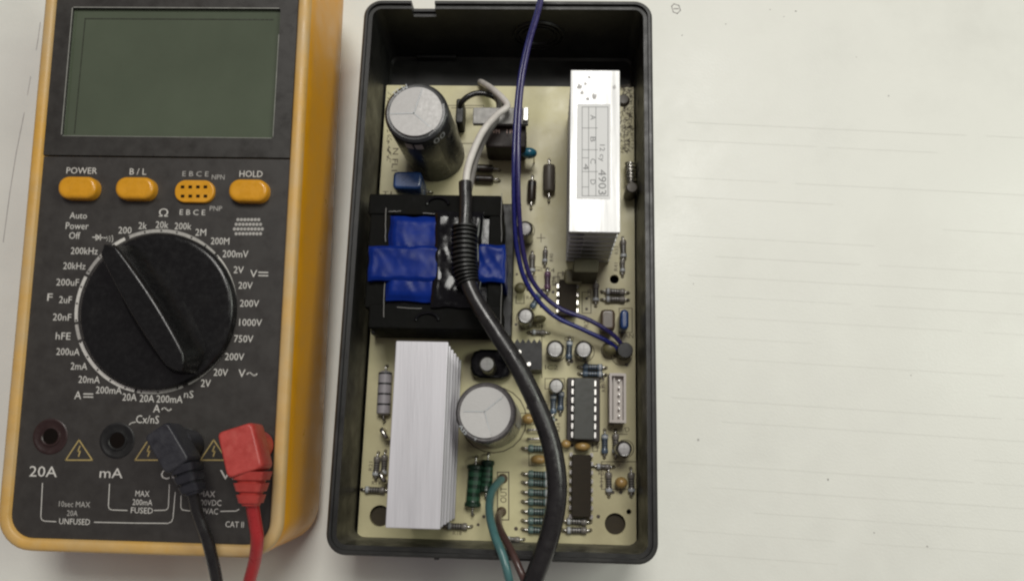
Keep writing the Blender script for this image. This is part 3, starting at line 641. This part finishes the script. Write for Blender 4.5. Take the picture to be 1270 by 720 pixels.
# --- heatsinks
def heatsink(quad, zt, m_, side, label, nf=7, z0=12.0, sw=3.0):
    q = [PI @ at(px, py, zt) for px, py in quad]
    x0 = (q[0].x+q[3].x)/2; x1 = (q[1].x+q[2].x)/2; y1 = (q[0].y+q[1].y)/2; y0 = (q[2].y+q[3].y)/2
    c = PT @ Vector(((x0+x1)/2, (y0+y1)/2, ZB)); o = link('heatsink', None, tr(c), board, label=label)
    pitch = (zt-z0)/(nf-1)
    for k in range(nf):
        z = zt-k*pitch; b = MB(PT); th = 1.5 if k == 0 else (.9 if side < 0 else 1.1); b.bx((x0+x1)/2, (y0+y1)/2, z-th, z, x1-x0-(0 if k == 0 else .5), y1-y0, r=.25, b=.18); obj('top_plate' if k == 0 else 'fin', b, m_, o)
    xs = x0+sw/2+1 if side < 0 else x1-sw/2-.6
    b = MB(PT); b.bx(xs, (y0+y1)/2, ZB+.3, zt-1.0, sw, y1-y0-.3, r=.2); obj('spine', b, m_, o)
    return o, (x0, x1, y0, y1)
h1, (hx0, hx1, hy0, hy1) = heatsink([(707, 87), (768.5, 87), (769.5, 288), (706, 288)], 44, 'aluw', 1, 'bright silver heatsink with a grey sticker on its top', 8, sw=9.0)
h2, _ = heatsink([(488, 423), (556, 423), (546, 655), (481, 655)], 49, 'alu', -1, 'plain matt silver finned heatsink at the lower left of the board', 6, sw=2.5)
# sticker with table
zs = 44.0
def hp(px, py): p = PI @ at(px, py, zs); return (p.x, p.y)
b = MB(PT); sA = hp(716, 129); sB = hp(757, 247); b.bx((sA[0]+sB[0])/2, (sA[1]+sB[1])/2, zs+.02, zs+.10, abs(sB[0]-sA[0]), abs(sA[1]-sB[1]), r=.3); stk = obj('sticker', b, 'sticker', h1, label='grey sticker with a ruled table of letters')
b = MB(PT)
for st in ([(722, 133), (754, 133), (754, 243), (722, 243), (722, 133)], [(730, 133), (730, 243)], [(739, 133), (739, 243)], [(722, 159), (741, 159)], [(722, 186), (741, 186)], [(722, 196), (730, 196)], [(722, 213), (741, 213)], [(722, 232), (730, 232)]):
    qq = [hp(*s_) for s_ in st]
    for a, c in zip(qq, qq[1:]): b.line(a, c, .16, zs+.13)
obj('table_ruling', b, 'ink', h1)
for s, px, py, w_, h_ in (('A', 735.5, 146, 1.5, 1.5), ('B', 735.5, 173, 1.5, 1.5), ('C', 735.5, 200, 1.5, 1.5), ('D', 735.5, 226, 1.5, 1.5), ('12 cy', 746, 190, 5, 1.9), ('4903', 747, 226, 7.4, 2.2), ('4', 727, 207, 1.8, 1.6)):
    x, y = hp(px, py); text(s, PT @ tr((x, y, zs+.14)) @ rz(-90), w_, h_, 'ink', h1)
for px, py, r_ in ((719, 108, .9), (722, 115, .55), (726, 104, .5), (737, 119, .8), (731, 96, .45), (768-6, 108, .6), (729, 123, .6)):
    x, y = hp(px, py); b = MB(PT); b.poly([(x+r_*random.uniform(.6, 1.2)*math.cos(k*.63), y+r_*random.uniform(.6, 1.4)*math.sin(k*.63)) for k in range(10)], zs+.04); obj('grime_spot', b, 'stripe', h1)
# power transistors against the heatsinks
for px, py, z0, w_, h_ in ((724, 342, ZB+2, 7.5, 4.0),):
    p = pl(px, py, ZB+4); b = MB(PT); b.bx(p.x, p.y, ZB+1.5, ZB+17, w_, h_, b=.4, r=.4); o = obj('power_transistor', b, 'olived', board)
    for k in (-1, 0, 1): b = MB(PT); b.bx(p.x+k*2.5, p.y, ZB-.2, ZB+1.6, .8, .5); obj('lead', b, 'steel', o)
# --- transformer
xf = link('transformer', None, tr(at(545, 325, ZB)), board, label='black transformer with blue tape under the power cable')
def quadbox(mb, x0, y0, x1, y1, zt, z0, b=.4, r=.5):
    p = pl(x0, y0, zt); q = pl(x1, y1, zt); mb.bx((p.x+q.x)/2, (p.y+q.y)/2, z0, zt, abs(q.x-p.x), abs(q.y-p.y), b=b, r=r)
b = MB(PT); quadbox(b, 470, 250, 634, 418, 17, ZB+.4); obj('bobbin_base', b, 'black', xf)
b = MB(PT); quadbox(b, 458, 240, 622, 268, 33, 15); obj('core_limb', b, 'core', xf)
b = MB(PT); quadbox(b, 458, 376, 622, 410, 33, 15); obj('core_limb', b, 'core', xf)
b = MB(PT); quadbox(b, 459.5, 262, 478, 382, 32.6, 15); obj('core_limb', b, 'core', xf)
b = MB(PT); quadbox(b, 607, 262, 621, 382, 32.6, 15); obj('core_limb', b, 'core', xf)
b = MB(PT); quadbox(b, 477.5, 257, 610, 384, 31.2, 15, b=.5); obj('varnish_fill', b, 'var', xf, sm=60)
def lumpy(x0, y0, x1, y1, zt, z0, amp, seed, nx=30, ny=24, edge=.8):       # wrinkled wrapped sheet with ragged, rounded edges
    p = pl(x0, y0, zt); q = pl(x1, y1, zt); xa, xb = sorted((p.x, q.x)); ya, yb = sorted((p.y, q.y)); b = MB(PT); vs = []; fs = []
    U = [0, 0]+[k/nx for k in range(nx+1)]+[1, 1]; V = [0, 0]+[k/ny for k in range(ny+1)]+[1, 1]
    for j_, v in enumerate(V):
        for i_, u in enumerate(U):
            x = xa+(xb-xa)*u; y = ya+(yb-ya)*v; sd = Vector((seed, 0, 0))
            jx = noise.noise(Vector((x*.25, y*.25, 3))+sd)*.5; jy = noise.noise(Vector((x*.25, y*.25, 9))+sd)*.5
            low_ = i_ in (0, len(U)-1) or j_ in (0, len(V)-1)
            d_ = min(x-xa, xb-x, y-ya, yb-y); fall = max(0, 1-d_/edge)**2*edge*.8
            z = z0 if low_ else zt-fall+amp*(noise.noise(Vector((x*.16, y*.22, 0))+sd)+.6*noise.noise(Vector((x*.5, y*.35, 5))+sd)-abs(noise.noise(Vector((x*.3+y*.2, y*.1, 2))+sd))*.8)
            vs.append((x+jx, y+jy, z))
    n = len(U)
    for j_ in range(len(V)-1):
        for i_ in range(n-1): a = j_*n+i_; fs.append((a, a+1, a+n+1, a+n))
    b.add(vs, fs); return b
obj('winding', lumpy(483, 266, 552, 373, 34.6, 30, .22, 1, edge=2.0), 'tape', xf, sm=60)
obj('tape_band', lumpy(457.5, 304, 545, 348, 35.4, 14, .14, 4, edge=.9), 'tape', xf, sm=60)
obj('tape_band', lumpy(586, 302, 626, 349, 35.2, 14, .38, 8, edge=.9), 'tape', xf, sm=60, label='dark blue tape flap right of the power cable')
obj('varnished_wrap', lumpy(539, 260, 595, 380, 35.5, 29, .30, 12, edge=1.6), 'var', xf, sm=60)
M['glint'] = M['steel']
for pts, wd in (([(478.5, 258), (478, 300)], .3), ([(477, 350), (475.5, 393)], .3), ([(482, 262), (497, 262)], .3), ([(525, 264), (556, 266)], .3), ([(492, 381), (523, 382)], .3), ([(622, 240), (622, 300)], .2), ([(622, 350), (621, 411)], .2)):  # highlights along the core edges, built as thin pale tubes
    q = [at(x, y, 33.3) for x, y in pts]; b = MB(); q = [q[0].lerp(q[1], k/6)+Vector((random.uniform(-.12, .12), random.uniform(-.12, .12), random.uniform(-.1, .05))) for k in range(7)]; b.tube(q, wd*.38, 6); obj('edge_highlight', b, 'tabm', xf)
for px, py in ((543, 254), (530, 397)):
    b = MB(); p = at(px, py, 33); q = [p+Vector((3.2*math.cos(a/8*math.pi), 2.2*math.sin(a/8*math.pi), .4)) for a in range(9)]; b.tube(q, .45, 8); obj('clip', b, 'var', xf)
for y in (268, 300, 352, 384):
    pass
# --- region right of the lower heatsink
b = MB(PT); quadbox(b, 584, 432, 634, 470, 14, ZB+.3, b=.8, r=3); obj('dark_block', b, 'var', board, label='plain black block filling the dark area beside the lower heatsink')  # plain block added to fill the dark area below the transformer
tz = 21; tp = [(637, 424)]
for k in range(5): tp += [(638+k*7, 425), (641.5+k*7, 420)]
tp += [(672, 426), (672, 458), (638, 458)]
poly = [pl(x, y, tz) for x, y in tp][1:]
b = MB(PT); b.prism([(p.x, p.y) for p in poly][::-1], ZB+.3, tz); o = obj('comb_heatsink', b, 'black', board, label='small black toothed heatsink half under the power cable')
for px, py in ((644, 436), (656, 451)):
    b = MB(); p = at(px, py, 23.5); b.tube([p-Vector((0, 0, 13)), p-Vector((0, 0, .5)), p], .6, 8); obj('pin', b, 'pin', o)
# --- rectifier / triac with metal tab, varistor
p = pl(618, 144, 26); b = MB(PT); quadbox(b, 587, 133, 655, 154, 27, 25.4, b=.2, r=.3); o = obj('rectifier', b, 'tabm', board, label='rectifier with silver tab above a dark printed body')
b = MB(PT); quadbox(b, 603, 153, 652, 183, 24, 13, b=.5); obj('rectifier_body', b, 'body', o)
for k in range(3):
    b = MB(PT); p = pl(612+k*14, 184, 14); b.bx(p.x, p.y, ZB-.3, 14, .8, .6); obj('lead', b, 'steel', o)
for s, px, w_ in (('VM', 615, 2.3), ('1R', 633, 2.3)):
    p = pl(px, 163, 24); text(s, PT @ tr((p.x, p.y, 24.05)), w_, 1.3, 'marker', o, 'printed_mark')
b = MB(PT); quadbox(b, 649.5, 133, 654.5, 149, 28.6, 27.2, b=.1, r=.2); obj('tab_screw_plate', b, 'pin', o)
b = MB(PT); quadbox(b, 566, 122, 574, 152, 18, ZB+.2); obj('jumper_block', b, 'black', board)
def disc(name, px, py, z, rx, rt, rzz, m_, label=None, legs=True):
    p = at(px, py, z); T = tr(p) @ rz(BR+rzz); b = MB(T @ Matrix.Scale(rt/rx, 4, (0, 1, 0)) @ tr((0, 0, 0)) @ Matrix.Rotation(R(90), 4, 'X') if False else T)
    n = 16; rings = []
    for k in range(1, 9):
        a = math.pi*k/9; rings.append([(rx*math.sin(a)*math.cos(2*math.pi*j/n), rt*math.sin(a)*math.sin(2*math.pi*j/n), rx*math.cos(a)*.9) for j in range(n)])
    b.loft(rings); o = obj(name, b, m_, board, sm=60, label=label)
    for s in (-1, 1):
        b = MB(T); b.tube([(s*rx*.6, 0, ZB-z-.2), (s*rx*.6, 0, -rx*.3)], .3, 6); obj('lead', b, 'steel', o)
    return o
disc('varistor', 656, 190, 18, 2.6, 1.7, 0, 'teal', 'teal disc varistor beside the purple wires')
for px, py, rx, rt in ((702, 550, 1.5, 1.3), (722.5, 553, 2.4, 1.5), (668, 569.5, 2.5, 1.5), (770.5, 598, 1.9, 1.7), (655, 519, 1.9, 1.6)): disc('ceramic_capacitor', px, py, 13, rx, rt, 0, 'tanc')
disc('ceramic_capacitor', 645, 357, 14, 1.9, 1.7, 30, 'olive'); disc('ceramic_capacitor', 668, 396, 13, 2.4, 1.3, 10, 'olive'); disc('ceramic_capacitor', 757, 431, 13, 2.4, 2.2, 30, 'olive')
for px0, py0, px1, py1, zt, m_, lab in ((488, 212, 522, 234, 21, 'film', 'blue box film capacitor below the tall capacitor'), (745, 383, 763, 409, 17, 'brownf', 'brown film capacitor near the end of the purple wires'), (769.5, 383, 780, 408, 18, 'film', 'small blue film capacitor at the right board edge')):
    b = MB(PT); quadbox(b, px0, py0, px1, py1, zt, ZB+.4, b=.7, r=1.0); obj('film_capacitor', b, m_, board, sm=60, label=lab)
b = MB(PT); quadbox(b, 700, 333, 722, 352, 15, ZB+.4, b=.6, r=.6); obj('trimmer', b, 'olive', board)
# vertical cylinder and coil at the right board edge
b = MB(place(780, 243, 0)); b.lathe([(1.7, 0.1), (1.8, .5), (1.8, 8), (1.5, 8.5), (.1, 8.6)], 20); obj('fuse_post', b, 'diog', board)
b = MB(); c = at(782, 214, ZB+3); b.tube([c+Vector((1.7*math.cos(a*.5), -3.5+a*.095, 1.7*math.sin(a*.5))) for a in range(76)], .28, 6); obj('coil', b, 'steel', board, sm=60)
b = MB(place(773, 125, 0, ZB)); b.lathe([(1.9, -.5), (1.9, .8), (1.5, 1.3), (.1, 1.4)], 20); obj('screw', b, 'diog', board)
# --- chips
def dip(px0, py0, px1, py1, zt, m_, pins, skt, label):
    p = pl(px0, py0, zt); q = pl(px1, py1, zt); cx, cy = (p.x+q.x)/2, (p.y+q.y)/2; wd, ht = abs(q.x-p.x), abs(q.y-p.y)
    o = link('chip', None, PT @ tr((cx, cy, ZB)), board, label=label)
    b = MB(PT @ tr((cx, cy, 0))); b.bx(0, 0, zt-3.2, zt, wd, ht, b=.25, r=.2); obj('chip_body', b, m_, o)
    if skt: b = MB(PT @ tr((cx, cy, 0))); b.bx(0, 0, ZB+.3, zt-3.3, wd+3.8, ht+.8, b=.2, r=.3); obj('chip_socket', b, 'socket', o)
    pk = ('pin', skt, zt)
    if pk not in MESH:
        b = MB(); b.bx(.30 if skt else .2, 0, zt-1.9, zt-1.55, .62 if skt else .9, 1.65 if skt else 1.2, r=.05); b.bx(.5, 0, ZB-.3 if not skt else zt-3.4, zt-1.6, .3, 1.1 if not skt else .6, r=.05); MESH[pk] = mesh(b, 'pin' if skt else 'steel', 'pin')
    for k in range(pins):
        y = (k-(pins-1)/2)*2.54
        for s in (1, -1): link('pin', MESH[pk], PT @ tr((cx+s*wd/2, cy+y, 0)) @ rz(0 if s > 0 else 180), o)
dip(712, 468, 737, 545, 17.0, 'chip', 7, True, 'socketed chip with two rows of bright pins, above the other long chip')
dip(709.5, 563, 733, 641, 14.2, 'chipb', 8, False, 'brown unsocketed long chip near the lower right board corner')
dip(693.5, 346, 715, 391, 14.5, 'chipb', 4, False, 'small brown eight pin chip below the bright heatsink')
# white connector
b = MB(PT); zt = 17.5
p = pl(756, 462, zt); q = pl(777, 524, zt); cx, cy, wd, ht = (p.x+q.x)/2, (p.y+q.y)/2, abs(q.x-p.x), abs(q.y-p.y)
b.bx(cx, cy, ZB+.2, ZB+4.5, wd, ht, r=.3); b.bx(cx-wd/2+.35, cy, ZB+2.5, zt, .7, ht, r=.1); b.bx(cx+wd/2-.35, cy, ZB+2.5, zt-.8, .7, ht, r=.1); b.bx(cx+.0, cy-ht/2+.4, ZB+2.5, zt-.3, wd-1.4, .8, r=.1); b.bx(cx, cy+ht/2-.4, ZB+2.5, zt-.3, wd-1.4, .8, r=.1); b.bx(cx-wd/2+1.5, cy, ZB+2.5, zt-1.5, .5, ht-1.7, r=.1)
cn = obj('connector', b, 'conn', board, label='white pin connector at the right board edge')
for k in range(6): b = MB(PT); b.bx(cx+.5, cy+(k-2.5)*2.1, ZB+2.3, zt-1.2, .64, .64, b=.15); obj('pin', b, 'pin', cn)
for px, py in ((623.5, 593), (622, 634)):
    p = pl(px, py); b = MB(PT @ tr((p.x, p.y, ZB))); b.lathe([(1.5, .05), (1.4, .25), (.8, .7), (.1, .8)], 16); obj('solder_terminal', b, 'brownf', board)
for px, py in ((671, 380), (641, 340), (640, 432-30), (690, 352), (686, 362), (748, 470), (738, 352), (690, 520), (655, 505), (735, 470), (727, 450), (709, 448), (600, 640), (593, 650), (640, 655), (655, 620), (727.5, 370), (727.5, 383), (762, 441), (777, 452), (709, 552), (735, 552), (742, 640), (760, 610), (770, 610)): pad(px, py, random.uniform(.35, .6))
obj('printed_outline', SK, 'silk', board, kind='stuff'); obj('lead_hole', PD, 'pad', board, kind='stuff')

# ================================================================== cables
pc_ = root('power_cable', at(577, 228, 36), label='thick black power cable curving across the transformer and off the bottom', cat='power cable')
path = [(577, 226, 39), (577.5, 255, 39.5), (576, 290, 40), (577, 335, 40.5), (588, 368, 41), (613, 408, 41.5), (640, 450, 41.5), (666, 502, 41), (684, 552, 41), (691, 605, 41), (684, 655, 40), (669, 700, 38.5), (650, 745, 33), (620, 810, 14), (596, 880, 3), (560, 980, 2.8), (520, 1090, 2.8)]
sp = smooth([at(*p) for p in path], 8)
rad = []
for i in range(len(sp)):
    k = i/8; rad.append(1.9 if k < 2 else (2.25 if k < 4 else 2.25+min(1, (k-4)/4)*.4))
b = MB(); b.tube(sp, rad, 18); obj('cable_jacket', b, 'cabk', pc_, sm=60)
i0, i1 = 14, 28; pts = []; rr_ = []
for i in range(i0, i1):
    for f, g_ in ((0, 2.7), (.25, 3.7), (.65, 3.7), (.85, 2.7)):
        pts.append(sp[i].lerp(sp[i+1], f)); rr_.append(g_*(1.0 if i < 24 else 1-.05*(i-24)))
b = MB(); b.tube(pts, rr_, 16); obj('strain_relief', b, 'black', pc_, sm=30)
b = MB(); b.tube(smooth([at(577, 236, 39), at(581, 205, 38), at(597, 166, 35), at(616, 143, 32), at(629, 132, 31), at(623, 122, 29), at(611, 111, 24), at(600, 104, 17), at(596, 102, 11)], 7), 1.05, 12); obj('white_conductor', b, 'wirew', pc_, sm=60, label='white inner wire bent back at the rectifier')
b = MB(); b.tube(smooth([at(582, 236, 37.5), at(590, 200, 34), at(603, 168, 29), at(616, 148, 27), at(618, 125, 22), at(605, 112, 14), at(600, 108, 9.8)], 7), .9, 12); obj('grey_conductor', b, 'wireg', pc_, sm=60)
b = MB(); b.tube(smooth([at(570, 150, 12), at(572, 128, 19), at(590, 116, 20), at(612, 120, 19), at(625, 135, 16)], 7), .9, 10); obj('black_conductor', b, 'cabk', pc_, sm=60)

fan = [(684, -60, 34), (676, -25, 38), (667, 14, 39), (655, 55, 40), (646, 100, 40.5), (641.5, 150, 40.5), (640, 205, 40), (640.5, 255, 37), (645, 310, 31), (658, 352, 26), (688, 385, 21), (728, 403, 17.5), (757, 419, 15.5), (772, 434, 13.5)]
for s, m_, lab in ((-1, 'purple', 'blue purple fan wire, the inner of the pair crossing the board'), (1, 'violet', 'violet fan wire, the outer of the pair crossing the board')):
    pts = []
    for k, (x, y, z) in enumerate(fan):
        a = (1.2-.09*k if k < 8 else .25)+(0 if s > 0 else math.pi); p = at(x, y, z); sep = (.72, .72, .72, .72, .72, .72, .75, .8, .85, .95, 1.35, 1.7, 1.3, .8)[k]
        j = min(k+1, len(fan)-1); i = max(k-1, 0); d = (at(*fan[j])-at(*fan[i])).normalized(); sd = Vector((-d.y, d.x, 0)).normalized(); upv = d.cross(sd)
        pts.append(p+(sd*math.cos(a)+upv*math.sin(a))*sep)
    b = MB(); b.tube(smooth(pts, 8), .70, 12); obj('fan_wire', b, m_, sm=60, label=lab, cat='wire', group='fan wires crossing the board')
b = MB(); b.tube(smooth([at(622, 594, 10.8), at(617, 599, 14), at(609, 612, 20), at(607, 635, 27), at(613, 662, 34), at(624, 690, 37), at(632, 722, 36), at(640, 770, 22), at(644, 830, 4), at(640, 930, 1.2)], 8), 1.15, 12); obj('output_wire', b, 'tealw', sm=60, label='teal output wire leaving over the bottom case wall', cat='wire')
b = MB(); b.tube(smooth([at(621, 635, 10.8), at(618, 640, 16), at(620, 655, 25), at(632, 678, 33), at(643, 702, 36.5), at(652, 725, 35), at(668, 780, 18), at(674, 840, 3), at(672, 930, 1.2)], 8), 1.0, 12); obj('output_wire', b, 'brownw', sm=60, label='dark brown output wire beside the teal one', cat='wire')
